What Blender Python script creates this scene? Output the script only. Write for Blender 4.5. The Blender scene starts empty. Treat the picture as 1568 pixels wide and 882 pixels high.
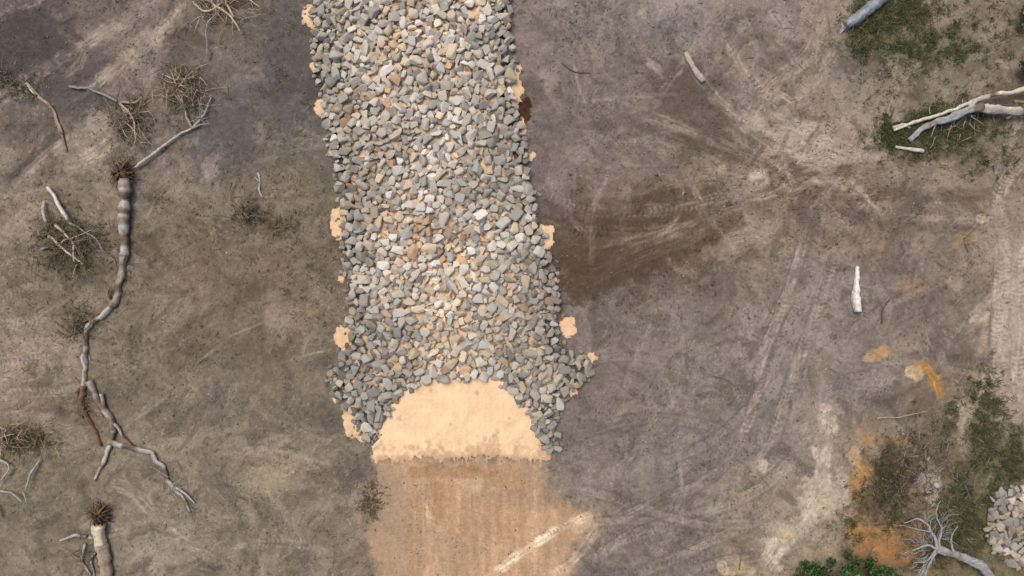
import bpy, bmesh, math, numpy as np
from mathutils import Vector
rng=np.random.default_rng(11)
S=0.03                       # metres per plan unit
K=np.array([0.88,0.86,0.83])
GG=np.array([1.20,1.20,1.19])
def X(u): return (u-784)*S
def Y(v): return (441-v)*S
def lin(c):
    c=np.clip(np.asarray(c,dtype=np.float64),0,1)
    return np.where(c<=0.04045,c/12.92,((c+0.055)/1.055)**2.4)
def h2(ix,iy,seed):
    h=(ix.astype(np.int64)*374761393+iy.astype(np.int64)*668265263+seed*1442695041)&0xFFFFFFFF
    h=((h^(h>>13))*1274126177)&0xFFFFFFFF
    h=h^(h>>16)
    return (h&0xFFFFFF).astype(np.float32)/16777215.0
def vn(x,y,seed=0):
    x=np.asarray(x,dtype=np.float32);y=np.asarray(y,dtype=np.float32)
    fx=np.floor(x);fy=np.floor(y);tx=x-fx;ty=y-fy
    tx=tx*tx*(3-2*tx);ty=ty*ty*(3-2*ty)
    a=h2(fx,fy,seed);b=h2(fx+1,fy,seed);c=h2(fx,fy+1,seed);d=h2(fx+1,fy+1,seed)
    return (a+(b-a)*tx)*(1-ty)+(c+(d-c)*tx)*ty
def fbm(x,y,o=4,seed=0,g=0.5):
    s=0;a=1;t=0
    for i in range(o):
        s=s+a*vn(x*(2**i)+i*17.3,y*(2**i)-i*9.1,seed+i*31);t+=a;a*=g
    return s/t
def sst(a,b,x):
    t=np.clip((x-a)/(b-a),0,1);return t*t*(3-2*t)
# ---------------------------------------------------------------- grid
def axis(h,st,far):
    a=[h];s=st
    while a[-1]<far:
        s*=1.18;a.append(a[-1]+s)
    ext=np.array(a[1:]);mid=np.arange(-h,h+st*0.5,st)
    return np.concatenate([-ext[::-1],mid,ext])
gx=axis(25.4,0.038,500);gy=axis(14.8,0.038,500)
nx,ny=len(gx),len(gy)
gu=gx/S+784;gv=441-gy/S       # gv decreasing
U,V=np.meshgrid(gu.astype(np.float32),gv.astype(np.float32))
base=[(30,30,84,77,74),(100,30,102,93,87),(200,30,118,106,97),(300,30,108,99,91),(420,30,98,91,84),
(30,120,90,84,80),(120,120,94,86,83),(230,120,125,113,104),(330,120,108,100,94),(440,120,90,84,80),
(30,220,118,107,96),(150,220,130,120,108),(250,220,116,107,96),(350,220,102,95,91),(440,220,96,90,84),
(30,320,128,116,101),(150,320,122,111,97),(300,320,120,109,94),(430,320,112,103,89),
(40,420,118,109,91),(120,420,112,103,87),(280,420,118,106,88),(430,420,115,103,85),
(40,520,138,127,108),(220,520,116,107,90),(350,520,108,98,82),(470,520,118,107,90),
(40,620,132,119,101),(220,620,114,105,92),(350,620,112,104,92),(480,620,110,102,90),
(40,720,122,113,95),(200,720,126,116,100),(330,720,122,113,100),(420,720,132,121,101),(520,720,118,109,96),
(60,820,118,109,94),(220,820,132,123,108),(350,820,124,115,100),(480,820,120,111,97),(550,825,125,113,97),
(830,30,122,112,106),(930,30,128,119,113),(1050,30,132,123,117),(1150,30,132,121,112),(1250,30,140,127,115),(1400,30,112,105,86),(1500,30,125,113,98),
(850,120,118,108,102),(950,120,112,103,97),(1050,120,106,96,88),(1170,120,138,126,115),(1300,120,120,111,100),(1420,120,112,104,87),(1530,120,118,107,95),
(850,200,118,108,102),(950,200,118,108,100),(1050,200,106,96,87),(1150,200,130,119,107),(1230,200,155,141,126),(1330,200,140,127,113),(1500,200,118,109,91),
(870,280,120,109,102),(980,280,116,105,95),(1080,280,114,101,89),(1160,280,138,124,110),(1220,280,118,102,87),(1320,280,125,112,99),(1500,280,130,117,103),
(900,340,94,81,70),(1000,340,92,79,67),(1100,340,110,96,83),(1200,340,128,114,100),(1350,340,120,107,94),(1500,340,130,117,105),
(880,410,94,81,69),(960,410,90,78,66),(1060,410,106,94,82),(1150,410,122,111,100),(1260,410,125,115,107),(1380,410,122,111,100),(1470,410,120,109,98),(1545,410,150,134,115),
(920,500,118,109,102),(1050,500,126,117,110),(1200,500,130,121,113),(1320,500,128,118,109),(1400,500,120,109,98),(1535,500,160,146,129),
(900,600,114,105,98),(1050,600,126,117,110),(1200,600,124,116,110),(1320,600,125,116,110),(1440,600,120,106,92),(1540,600,160,146,130),
(900,700,118,109,102),(1050,700,126,118,112),(1180,700,126,117,110),(1260,700,145,133,120),(1330,700,132,113,90),(1400,700,105,97,77),(1480,700,115,106,82),(1550,700,112,106,82),
(930,800,126,115,104),(1050,800,126,117,108),(1150,800,130,119,107),(1230,800,150,138,120),(1340,800,132,110,80),(1420,800,120,109,92),(1500,800,98,97,70),
(950,870,112,104,98),(1050,870,120,111,103),(1150,870,136,123,107),(1230,870,145,131,107),(1400,870,128,110,82)]
wu=U+ (fbm(U/90,V/90,4,1)-.5)*110; wv=V+(fbm(U/90,V/90,4,2)-.5)*110
num=np.zeros((ny,nx,3),np.float32);den=np.zeros((ny,nx),np.float32)
for (a,b,r,g,bb) in base:
    w=1/((wu-a)**2+(wv-b)**2+900)**1.8
    w=w*1e6
    den+=w
    num[...,0]+=w*r;num[...,1]+=w*g;num[...,2]+=w*bb
C=num/den[...,None]/255.0
del num,den
H=((fbm(U/300,V/300,3,5)-.5)*0.35+(fbm(U/40,V/40,4,6)-.5)*0.12+(fbm(U/12,V/12,4,7,.6)-.5)*0.06).astype(np.float32)
# tonal mottling
m=(fbm(U/60,V/45,4,8)-.5)*0.30+(fbm(wu/16,wv/16,4,9,.6)-.5)*0.36+(fbm(U/4,V/4,3,10,.7)-.5)*0.28
C*= (1+m)[...,None]
mm=sst(.55,.70,fbm(wu/34,wv/26,5,12,0.62))*0.28
C=C*(1-mm[...,None])+np.array([.63,.58,.52],np.float32)*mm[...,None]
mm=sst(.56,.70,fbm(wu/28+40,wv/28,5,13,0.62))*0.42
C=C*(1-mm[...,None])+np.array([.31,.28,.25],np.float32)*mm[...,None]
mm=sst(.55,.75,fbm(U/70+9,V/70,5,15,0.6))*0.16
C=C*(1-mm[...,None])+np.array([.42,.40,.29],np.float32)*mm[...,None]
# gritty specks
sp_=sst(.71,.79,fbm(U/2.6,V/2.6,2,16))*sst(.4,.6,fbm(U/40,V/40,3,18));C=C*(1-.32*sp_[...,None])
sp_=sst(.72,.80,fbm(U/2.2+50,V/2.2,2,19))*sst(.45,.6,fbm(U/50+9,V/50,3,20));C=C*(1-.3*sp_[...,None])+.75*.3*sp_[...,None]

def sl(u0,u1,v0,v1):
    i0=np.searchsorted(gu,u0);i1=np.searchsorted(gu,u1)
    j0=np.searchsorted(-gv,-v1);j1=np.searchsorted(-gv,-v0)
    return slice(j0,j1),slice(i0,i1)
def catmull(pts,step=9):
    P=[np.array(p,float) for p in pts]
    if len(P)<3: 
        n=max(2,int(np.linalg.norm(P[-1]-P[0])/step));return np.array([P[0]+(P[-1]-P[0])*t for t in np.linspace(0,1,n)])
    P=[2*P[0]-P[1]]+P+[2*P[-1]-P[-2]];out=[]
    for i in range(1,len(P)-2):
        n=max(1,int(np.linalg.norm((P[i+1]-P[i])[:2])/step))
        for k in range(n):
            t=k/n;a,b,c,d=P[i-1],P[i],P[i+1],P[i+2]
            out.append(0.5*((2*b)+(c-a)*t+(2*a-5*b+4*c-d)*t*t+(-a+3*b-3*c+d)*t**3))
    out.append(P[-2]);return np.array(out)
def sdist(pts,hw,m=1.7):
    P=catmull(pts,14)
    q=sl(P[:,0].min()-hw*m,P[:,0].max()+hw*m,P[:,1].min()-hw*m,P[:,1].max()+hw*m)
    u=U[q];v=V[q]
    best=np.full(u.shape,1e9,np.float32);D=np.zeros_like(best);SS=np.zeros_like(best);acc=0
    for a,b in zip(P[:-1],P[1:]):
        d=b-a;L=np.hypot(*d)
        if L<1e-6: continue
        t=((u-a[0])*d[0]+(v-a[1])*d[1])/(L*L);tc=np.clip(t,0,1)
        dist=np.hypot(u-a[0]-tc*d[0],v-a[1]-tc*d[1])
        sg=((u-a[0])*d[1]-(v-a[1])*d[0])/L
        k=dist<best
        best[k]=dist[k];D[k]=(np.sign(sg)*dist)[k];SS[k]=(acc+tc*L)[k];acc+=L
    return q,u,v,D,SS,acc
sc=[100]
def stroke(pts,hw,col,a=.6,soft=.5,streak=.6,lug=0,depth=0.0,warp=.5,ln=28):
    sc[0]+=7
    q,u,v,D,s,L=sdist(pts,hw)
    Dn=np.abs(D)/hw*(1+warp*(fbm(u/14,v/14,3,sc[0])-.5)*2)
    e=1-sst(1-soft,1.15,Dn)
    e=e*sst(0,min(40,L*.25),s)*sst(0,min(40,L*.25),L-s)
    st=fbm(s/ln,D/2.6,3,sc[0]+3,0.6)
    br=.36+.64*sst(.36,.6,fbm(u/28,v/28,4,sc[0]+9,.6))
    al=1.35*a*e*br*np.clip(1-streak+streak*sst(.3,.7,st)*1.5,0,1.2)
    if lug:
        ph=(fbm(u/9,v/9,2,sc[0]+11)-.5)*1.1
        pat=0.5+0.5*np.sin(6.283*(s/lug+np.abs(D)/hw*0.6+ph*.38))
        w=sst(.40,.64,fbm(s/24,D/10,3,sc[0]+5))
        al=al*(1-.7*w*(1-pat))
        H[q]-=depth*e*(0.4+0.6*(1-pat)*w)
        C[q]*=(1-.16*min(a*1.5,1)*e*w*(1-pat))[...,None]
    else: H[q]-=depth*e
    al=np.clip(al,0,1)[...,None]
    C[q]=C[q]*(1-al)+np.array(col,np.float32)/255*al*(1+(st-.5)*.3+(fbm(u/4,v/4,2,sc[0]+13)-.5)*.3)[...,None]
def blob(u0,v0,ru,rv,col,a=.8,ang=0,rough=.6,soft=.4,sc2=12,dz=0):
    sc[0]+=7
    R=max(ru,rv)*1.7
    q=sl(u0-R,u0+R,v0-R,v0+R);u=U[q];v=V[q]
    c,s=math.cos(math.radians(ang)),math.sin(math.radians(ang))
    du=(u-u0);dv=(v-v0);x=(du*c+dv*s)/ru;y=(-du*s+dv*c)/rv
    d=np.sqrt(x*x+y*y)+rough*(fbm(u/sc2,v/sc2,4,sc[0],.6)-.5)*2.6
    e=1-sst(1-soft,1.02,d);al=np.clip(a*e*(.6+.8*fbm(u/7,v/7,3,sc[0]+4,.6)),0,1)[...,None]
    n=1+(fbm(u/6,v/6,3,sc[0]+2,.6)-.5)*.35
    C[q]=C[q]*(1-al)+np.array(col,np.float32)/255*al*n[...,None]
    H[q]+=dz*e
PALE=(164,151,136);PALE2=(180,167,151);DK=(92,78,66);BR=(108,92,78)
# ---- left side
for p,h,c,a in [
 ([(-40,190),(60,110),(150,55),(260,-10)],13,PALE,.45),([(90,165),(180,105),(260,40),(300,-10)],10,PALE,.4),
 ([(0,60),(70,20),(120,-10)],14,(78,71,68),.6),([(0,115),(60,85),(120,60)],15,(80,72,69),.6),([(40,150),(120,115),(190,80)],9,(84,76,73),.5),
 ([(0,330),(50,260),(110,215),(190,190)],12,PALE,.4),([(0,290),(40,250),(100,195)],9,(80,73,70),.6),
 ([(90,255),(135,243),(185,205)],16,(165,154,140),.6),([(0,390),(20,350),(70,300)],14,PALE,.35),
 ([(300,80),(310,170),(300,260)],8,PALE,.25),([(210,30),(240,80),(220,150)],10,PALE,.3),([(320,260),(330,300)],8,PALE2,.5),
 ([(335,150),(350,240),(330,290)],6,(96,88,82),.4),
 ([(0,590),(80,575)],7,(150,138,120),.4),
 ([(0,640),(40,632),(85,640)],7,(155,143,126),.5),([(150,740),(200,750),(240,790)],12,PALE,.45),([(230,800),(280,830),(340,850)],12,PALE,.4),
 ([(300,560),(400,590),(480,640)],10,(132,121,104),.3),
 ([(260,700),(330,660),(400,650)],9,(138,128,112),.3),
 ([(390,700),(420,760),(450,830)],12,(150,139,119),.35),([(200,480),(250,540),(240,600)],9,(134,123,106),.3)]:
    stroke(p,h,c,a)
for p,h,a in [([(-20,560),(40,550),(120,545)],9,.5),([(-20,500),(50,492),(110,496)],10,.55),([(-20,612),(50,600),(110,604)],8,.4),([(-20,650),(50,640),(100,646)],8,.45),
 ([(270,880),(330,840),(430,830),(520,850)],10,.35),([(-20,30),(60,-5),(120,-40)],10,.35),([(180,95),(240,50),(300,-20)],8,.45),([(120,140),(180,90),(250,20)],7,.35),
 ([(-20,470),(40,440),(90,440)],8,.3),([(340,700),(420,690),(520,720)],8,.3),([(180,880),(230,840),(330,800)],8,.35)]:
    stroke(p,h,PALE,a,lug=7,depth=.02,streak=.4)
stroke([(250,330),(320,400),(380,500),(400,620)],30,(104,92,76),.3)
stroke([(440,250),(430,340),(400,470)],35,(112,99,79),.3)
blob(340,215,60,70,(92,87,86),.55);blob(440,90,50,120,(84,79,76),.5);blob(412,735,24,22,(158,144,115),.5);blob(325,262,16,22,(165,153,138),.5,ang=20)
blob(50,60,80,60,(76,69,66),.6);blob(110,150,70,30,(80,73,71),.5);blob(240,60,22,22,PALE2,.3);blob(30,200,50,30,(84,76,72),.4);blob(320,120,60,40,(96,88,82),.4)
blob(100,370,60,45,(88,81,67),.55);blob(35,675,40,25,(98,91,72),.4);blob(155,190,28,26,(168,157,144),.45)
# ---- right side
blob(970,370,165,76,(84,69,57),.85,ang=-12,sc2=40,soft=.6);blob(905,430,70,34,(80,67,55),.75,ang=-20);blob(1060,140,80,48,(94,83,73),.65,ang=30)
blob(1000,395,90,34,(78,65,53),.6,ang=-14,sc2=24);blob(930,345,70,25,(78,65,53),.6);blob(1080,205,80,26,(92,79,68),.65,ang=30);blob(1030,300,80,25,(88,75,64),.55)
blob(1225,225,80,40,(172,158,142),.5,ang=20,sc2=20);blob(1165,285,60,22,(158,144,128),.45,ang=-15,sc2=16);blob(1110,380,50,16,(150,134,118),.5,ang=-10)
fan=[([(840,300),(930,325),(1030,318),(1120,295),(1230,262)],12,PALE,.3,8),
 ([(850,345),(930,355),(1030,350),(1120,325),(1240,270)],14,(112,98,86),.5,7),
 ([(870,440),(960,400),(1080,350),(1190,295),(1250,260)],16,(98,84,73),.5,0),
 ([(920,400),(1010,365),(1090,330),(1180,300)],8,(140,125,110),.4,7),
 ([(1000,340),(1060,360),(1130,320)],8,(134,119,106),.35,7),
 ([(840,225),(930,250),(1040,262),(1140,270),(1230,275)],12,(138,127,116),.4,0),
 ([(930,150),(1020,185),(1120,225),(1220,265)],11,(140,128,116),.45,0),
 ([(970,190),(1050,215),(1140,250)],9,(88,78,69),.55,0),
 ([(990,110),(1070,150),(1150,210),(1220,260)],12,(92,82,73),.5,0),
 ([(1050,85),(1085,135),(1125,175),(1200,240)],8,PALE2,.5,0),
 ([(1100,40),(1128,90),(1160,130),(1220,190)],8,PALE,.5,8),
 ([(1085,-10),(1115,60),(1145,130)],7,(148,137,125),.55,7),
 ([(1140,-10),(1160,50),(1190,110),(1230,190)],7,(104,94,85),.5,7),
 ([(1170,-10),(1200,60),(1230,110)],7,(150,139,126),.5,7),
 ([(1270,-10),(1240,80),(1180,130),(1130,200)],14,PALE,.35,0),
 ([(1290,60),(1250,120),(1190,160)],12,PALE2,.35,0),
 ([(1130,175),(1190,190),(1260,215),(1340,250),(1390,280)],22,(168,154,139),.45,0),
 ([(1150,230),(1230,240),(1310,290),(1390,330)],13,PALE,.45,0),
 ([(1180,265),(1260,262),(1340,258),(1420,240),(1500,235)],12,(98,84,72),.65,0),
 ([(1210,285),(1290,300),(1390,298),(1490,300),(1580,290)],13,(96,82,70),.65,8),
 ([(1240,300),(1320,335),(1420,352),(1500,342),(1580,330)],11,(104,91,80),.55,8),
 ([(1300,300),(1370,325),(1450,335),(1540,345)],8,PALE,.4,7),
 ([(1210,260),(1205,320),(1170,360),(1090,385)],16,(142,127,111),.45,0),
 ([(1230,270),(1245,330),(1235,400),(1205,460)],14,(114,102,91),.45,8),
 ([(1180,250),(1195,290),(1240,340),(1290,380)],10,(94,82,72),.5,0),
 ([(1100,370),(1150,355),(1210,340)],14,(150,135,118),.4,0),
 ([(1350,-5),(1350,60),(1380,130),(1340,210),(1290,260)],12,PALE,.3,0),
 ([(1560,20),(1470,60),(1390,110),(1320,170)],12,(142,130,112),.35,0),
 ([(1470,70),(1520,95),(1580,100)],10,PALE,.4,7),([(1430,130),(1500,100),(1580,60)],8,(100,92,79),.4,0)]
for p,h,c,a,l in fan: stroke(p,h,c,a,lug=l,depth=.03 if l else .015)
for o in range(9):
    v0=100+o*36
    stroke([(850+o*6,v0+20),(960,v0+10+rng.integers(-12,12)),(1060,v0+rng.integers(-20,20))],4+rng.random()*5,PALE if o%2 else (92,82,75),.28,lug=7*(o%3==0))
for i in range(60):
    an=rng.uniform(0,6.28);d0=abs(rng.normal(0,95));cx=1215+math.cos(an)*d0*1.35;cy=262+math.sin(an)*d0*.75;a2=math.atan2(262-cy,1215-cx)+rng.normal()*.5;L=rng.uniform(30,90)
    stroke([(cx,cy),(cx+math.cos(a2)*L*.5+rng.normal()*5,cy+math.sin(a2)*L*.5+rng.normal()*5),(cx+math.cos(a2)*L,cy+math.sin(a2)*L)],rng.uniform(3,8),[PALE2,(96,83,72),(92,79,69),PALE][i%4],.42,lug=7*(i%3==0),depth=.02)
def pair(p,h,c,a,off,edge=True):
    stroke(p,h,c,a*.92,lug=rng.uniform(5.8,8.2),depth=.03,streak=.5,warp=.35,soft=.45)
    if edge:
        P=np.array(p,float);T=np.gradient(P,axis=0);T/=np.linalg.norm(T,axis=1)[:,None];Nn=np.stack([-T[:,1],T[:,0]],1)
        for s_ in (-1,1): stroke([tuple(x) for x in P+Nn*s_*h*1.05],2.4,(102,93,85),.33,streak=.4,warp=.4,depth=-.01)
for p,h,c,a in [
 ([(1240,345),(1213,430),(1190,490),(1166,550),(1158,610),(1140,660),(1120,705)],9,(158,146,135),.64),
 ([(1290,375),(1262,440),(1243,500),(1216,570),(1197,630),(1178,700)],10,(154,143,132),.64),
 ([(1212,445),(1192,480),(1180,510)],12,(166,154,141),.5),
 ([(900,862),(960,822),(1040,795),(1120,768),(1180,735),(1225,690)],10,(156,145,131),.6),
 ([(930,800),(1000,770),(1080,735),(1130,690)],9,(150,139,129),.5),
 ([(960,885),(1060,840),(1150,800),(1200,770)],9,(150,139,127),.5),
 ([(890,800),(970,795),(1050,800),(1130,810)],7,(148,137,125),.5),
 ([(860,740),(950,765),(1060,800),(1180,800)],8,(148,138,127),.35),
 ([(1000,710),(1080,680),(1150,620),(1190,540)],8,(150,140,129),.3),
 ([(1040,885),(1100,860),(1180,850)],8,(150,139,126),.4),
 ([(1240,560),(1300,510),(1360,470),(1440,430)],9,(148,137,125),.35),
 ([(1545,50),(1562,150),(1545,260),(1555,330)],10,(154,141,127),.5),
 ([(1575,230),(1530,300),(1545,400),(1530,500)],13,PALE2,.5),
 ([(1565,340),(1562,430),(1560,540),(1562,610)],13,(176,163,148),.9),
 ([(1532,360),(1534,430),(1528,540),(1534,610)],13,(174,161,146),.9),
 ([(1580,420),(1520,455),(1470,500)],9,(168,154,139),.55),
 ([(1440,545),(1480,552),(1530,560)],8,(94,85,78),.6),([(1440,560),(1500,575)],6,(160,148,133),.4),
 ([(1280,580),(1340,570)],6,(150,140,130),.4),([(1340,500),(1400,470),(1470,440)],12,(110,98,86),.4),
 ([(1330,420),(1360,470),(1340,520)],10,(140,129,118),.4),
 ([(1380,300),(1370,380),(1395,440)],8,(100,89,79),.45),([(870,560),(960,545),(1050,560)],7,(142,132,122),.2),
 ([(900,660),(980,640),(1080,650),(1160,690)],8,(142,132,122),.26),([(880,30),(900,120),(880,210)],7,(138,129,121),.2),([(960,-10),(985,80),(1040,150)],7,(140,130,121),.35)]:
    pair(p,h,c,a,0)
blob(1546,500,30,120,(172,159,143),.5,sc2=18);blob(1545,350,30,70,(160,147,131),.4,sc2=18)
for i in range(80):
    a0=rng.uniform(850,1480);b0=rng.uniform(0,860);an=rng.uniform(-2.2,-.6);L=rng.uniform(50,170)
    stroke([(a0,b0),(a0+L*.5*math.cos(an)+rng.uniform(-12,12),b0+L*.5*math.sin(an)),(a0+L*math.cos(an),b0+L*math.sin(an))],rng.uniform(2.5,8),(154,143,134) if i%2 else (100,91,84),.34,lug=7 if i%3==0 else 0,depth=.015)
for i in range(50):
    a0=rng.uniform(0,520);b0=rng.uniform(0,860);an=rng.uniform(-1.3,.2);L=rng.uniform(50,140)
    stroke([(a0,b0),(a0+L*.5*math.cos(an)+rng.uniform(-12,12),b0+L*.5*math.sin(an)),(a0+L*math.cos(an),b0+L*math.sin(an))],rng.uniform(2.5,8),(152,141,124) if i%2 else (88,80,72),.34,lug=7 if i%4==0 else 0,depth=.015)
# pale / orange soils, lower right
stroke([(1272,615),(1262,680),(1258,740),(1240,790),(1200,830),(1160,880)],17,(182,168,149),.75,streak=.2,warp=.9)
blob(1265,625,9,10,(190,172,149),.8);blob(1255,760,34,40,(180,165,144),.75);blob(1285,750,16,50,(178,164,144),.6);blob(1205,815,22,14,(184,167,136),.7)
blob(1130,870,26,12,(176,152,118),.7);blob(1105,868,12,14,(182,169,148),.6);blob(1168,714,8,11,(192,176,148),.8);blob(1345,540,28,12,(176,140,98),.75,ang=-15);blob(1330,548,12,8,(186,160,126),.5)
stroke([(1385,560),(1415,562),(1432,580),(1440,605),(1445,618)],9,(172,126,68),.7,streak=.2,warp=.9)
blob(1405,572,24,12,(188,162,128),.8,ang=10);blob(1398,437,22,12,(146,118,88),.6,ang=-40);blob(1470,372,22,12,(146,118,84),.55,ang=-50)
blob(1462,432,16,14,(165,152,137),.6);blob(1500,488,20,12,(176,158,137),.7);blob(1507,335,14,8,(190,171,149),.7)
blob(1318,740,20,48,(166,126,78),.75,soft=.3);blob(1330,665,16,16,(158,128,92),.6);blob(1345,825,54,28,(160,118,72),.7,sc2=18);blob(1380,850,70,22,(152,113,74),.65,sc2=18)
blob(1405,805,30,16,(160,118,74),.55);blob(1122,756,12,6,(166,143,96),.5);blob(1135,757,8,5,(168,145,100),.5);blob(1310,700,12,18,(188,163,129),.6);blob(1385,675,22,12,(158,128,92),.5)
blob(1480,640,30,40,(150,139,116),.5);blob(1475,660,10,50,(170,157,138),.5);blob(1422,735,20,34,(174,164,159),.7,sc2=7);blob(1435,760,10,22,(192,185,180),.5,sc2=6);blob(1412,670,10,40,(108,96,93),.6,sc2=8)
blob(1365,740,36,54,(66,61,47),.8);blob(1510,670,28,64,(80,81,56),.7);blob(1480,790,48,48,(74,76,50),.75);blob(1340,40,60,50,(64,67,45),.6,ang=-20)
blob(1418,200,75,36,(62,65,42),.7,ang=-8);blob(1160,268,14,9,(192,178,159),.6);blob(1000,100,14,8,(168,157,147),.5,ang=30);blob(985,18,10,14,(165,155,146),.5)
blob(1540,820,40,60,(116,108,89),.6);blob(1330,770,24,30,(70,63,48),.6);blob(1440,650,30,40,(98,91,75),.4);blob(1440,70,60,30,(100,96,74),.4)
# dark stain beside the rock
blob(803,162,15,22,(58,40,27),.95);blob(798,182,10,12,(82,57,36),.8)
# brown clay pad below the fabric
pad=[(566,690),(835,690),(842,735),(868,775),(915,790),(912,815),(890,840),(878,890),(880,940),(590,940),(575,890),(560,850),(545,800),(560,760)]
def psdf(pts,q):
    u=U[q];v=V[q];d=np.full(u.shape,1e9,np.float32);ins=np.zeros(u.shape,bool);n=len(pts)
    for i in range(n):
        ax,ay=pts[i];bx,by=pts[(i+1)%n];dx,dy=bx-ax,by-ay
        t=np.clip(((u-ax)*dx+(v-ay)*dy)/(dx*dx+dy*dy+1e-9),0,1)
        d=np.minimum(d,np.hypot(u-ax-t*dx,v-ay-t*dy))
        if dy!=0:
            c=((ay>v)!=(by>v))&(u<(bx-ax)*(v-ay)/(by-ay)+ax);ins^=c
    return np.where(ins,-d,d)
q=sl(500,980,640,960);d=psdf(pad,q)+(fbm(U[q]/16,V[q]/16,4,55,.6)-.5)*46
al=(1-sst(-26,10,d))*.94
colp=np.array([182,150,120],np.float32)/255
g=fbm(U[q]/30,V[q]/40,4,56);n2=fbm(U[q]/3,V[q]/14,3,57);n3=fbm(U[q]/4,V[q]/4,3,58,.7)
pc=colp*(1+(g-.5)*.28+(n2-.5)*.14+(n3-.5)*.18)[...,None]
edge=sst(660,570,U[q])[...,None]*.5
pc=pc*(1-edge)+np.array([.58,.51,.42])*edge
C[q]=C[q]*(1-al[...,None])+pc*al[...,None];H[q]=H[q]*(1-al*.7)+al*.03
for x0 in np.linspace(625,835,13):
    stroke([(x0+rng.uniform(-4,4),705+rng.uniform(0,30)),(x0+rng.uniform(-4,4),790),(x0+4,930)],6,(162,130,100) if rng.random()<.6 else (200,174,144),.34,lug=5.5,depth=.02,streak=.4,warp=.2)
blob(672,765,16,34,(152,115,84),.45);blob(720,740,20,16,(198,172,142),.45);blob(560,790,12,30,(118,104,86),.5);blob(690,722,80,12,(154,120,88),.55);blob(780,730,40,18,(158,128,96),.4);blob(760,800,50,40,(172,140,112),.4)
stroke([(740,895),(790,852),(850,812),(918,780)],9,(222,202,172),.72,lug=6,depth=.03,streak=.35);stroke([(830,890),(882,852),(915,808)],8,(214,194,164),.62,lug=6,depth=.03,streak=.35)
blob(862,778,18,14,(178,142,104),.55);blob(600,800,30,60,(160,138,112),.35);blob(895,800,24,16,(196,174,146),.5)
# soil under the rock bed
bed=[(478,-60),(482,100),(498,180),(508,250),(525,300),(528,380),(537,430),(537,490),(532,540),(508,572),(512,602),(545,635),(552,668),(572,672),(590,628),(628,588),(665,577),(700,575),(755,570),(785,588),(803,612),(824,650),(834,684),(848,680),(847,640),(860,602),(900,575),(898,548),(862,545),(852,500),(855,450),(845,400),(822,340),(812,280),(800,200),(784,130),(780,-60)]
bedr=[(a+(6 if a<640 and i<13 else (-6 if i>26 else 0)),b) for i,(a,b) in enumerate(bed)]
q=sl(440,940,-80,720);d=psdf(bed,q)
al=(1-sst(-12,4,d+ (fbm(U[q]/8,V[q]/8,3,60)-.5)*14))[...,None]
C[q]=C[q]*(1-al)+np.array([.38,.35,.31])*al
H[q]=H[q]*(1-al[...,0])
C=np.clip(C,0.02,1)
# ---------------------------------------------------------------- mesh helpers
def mkmesh(name,verts,facelist,cols,mat,smooth=False):
    me=bpy.data.meshes.new(name)
    verts=np.asarray(verts,np.float32);me.vertices.add(len(verts));me.vertices.foreach_set('co',verts.ravel())
    nl=sum(f.size for f in facelist);npoly=sum(len(f) for f in facelist)
    me.loops.add(nl);me.polygons.add(npoly)
    me.loops.foreach_set('vertex_index',np.concatenate([f.ravel() for f in facelist]).astype(np.int32))
    tot=np.concatenate([np.full(len(f),f.shape[1],np.int32) for f in facelist])
    st=np.concatenate([[0],np.cumsum(tot)[:-1]]).astype(np.int32)
    me.polygons.foreach_set('loop_start',st)
    me.polygons.foreach_set('use_smooth',np.full(npoly,smooth))
    at=me.color_attributes.new('Col','FLOAT_COLOR','POINT')
    cc=np.ones((len(verts),4),np.float32);cc[:,:3]=cols;at.data.foreach_set('color',cc.ravel())
    me.update(calc_edges=True);me.validate()
    me.materials.append(mat)
    ob=bpy.data.objects.new(name,me);bpy.context.collection.objects.link(ob);return ob
class B:
    def __init__(s): s.v=[];s.f={};s.c=[];s.n=0
    def add(s,v,f,c):
        v=np.asarray(v,np.float32);s.v.append(v);c=np.asarray(c,np.float32)
        if c.ndim==1: c=np.tile(c,(len(v),1))
        s.c.append(c)
        for ff in (f if isinstance(f,list) else [f]): s.f.setdefault(ff.shape[1],[]).append(ff+s.n)
        s.n+=len(v)
    def make(s,name,mat,smooth=False):
        return mkmesh(name,np.concatenate(s.v),[np.concatenate(x) for x in s.f.values()],np.concatenate(s.c),mat,smooth)
def col(r,g,b): return lin(np.array([r,g,b])/255)*K
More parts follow.
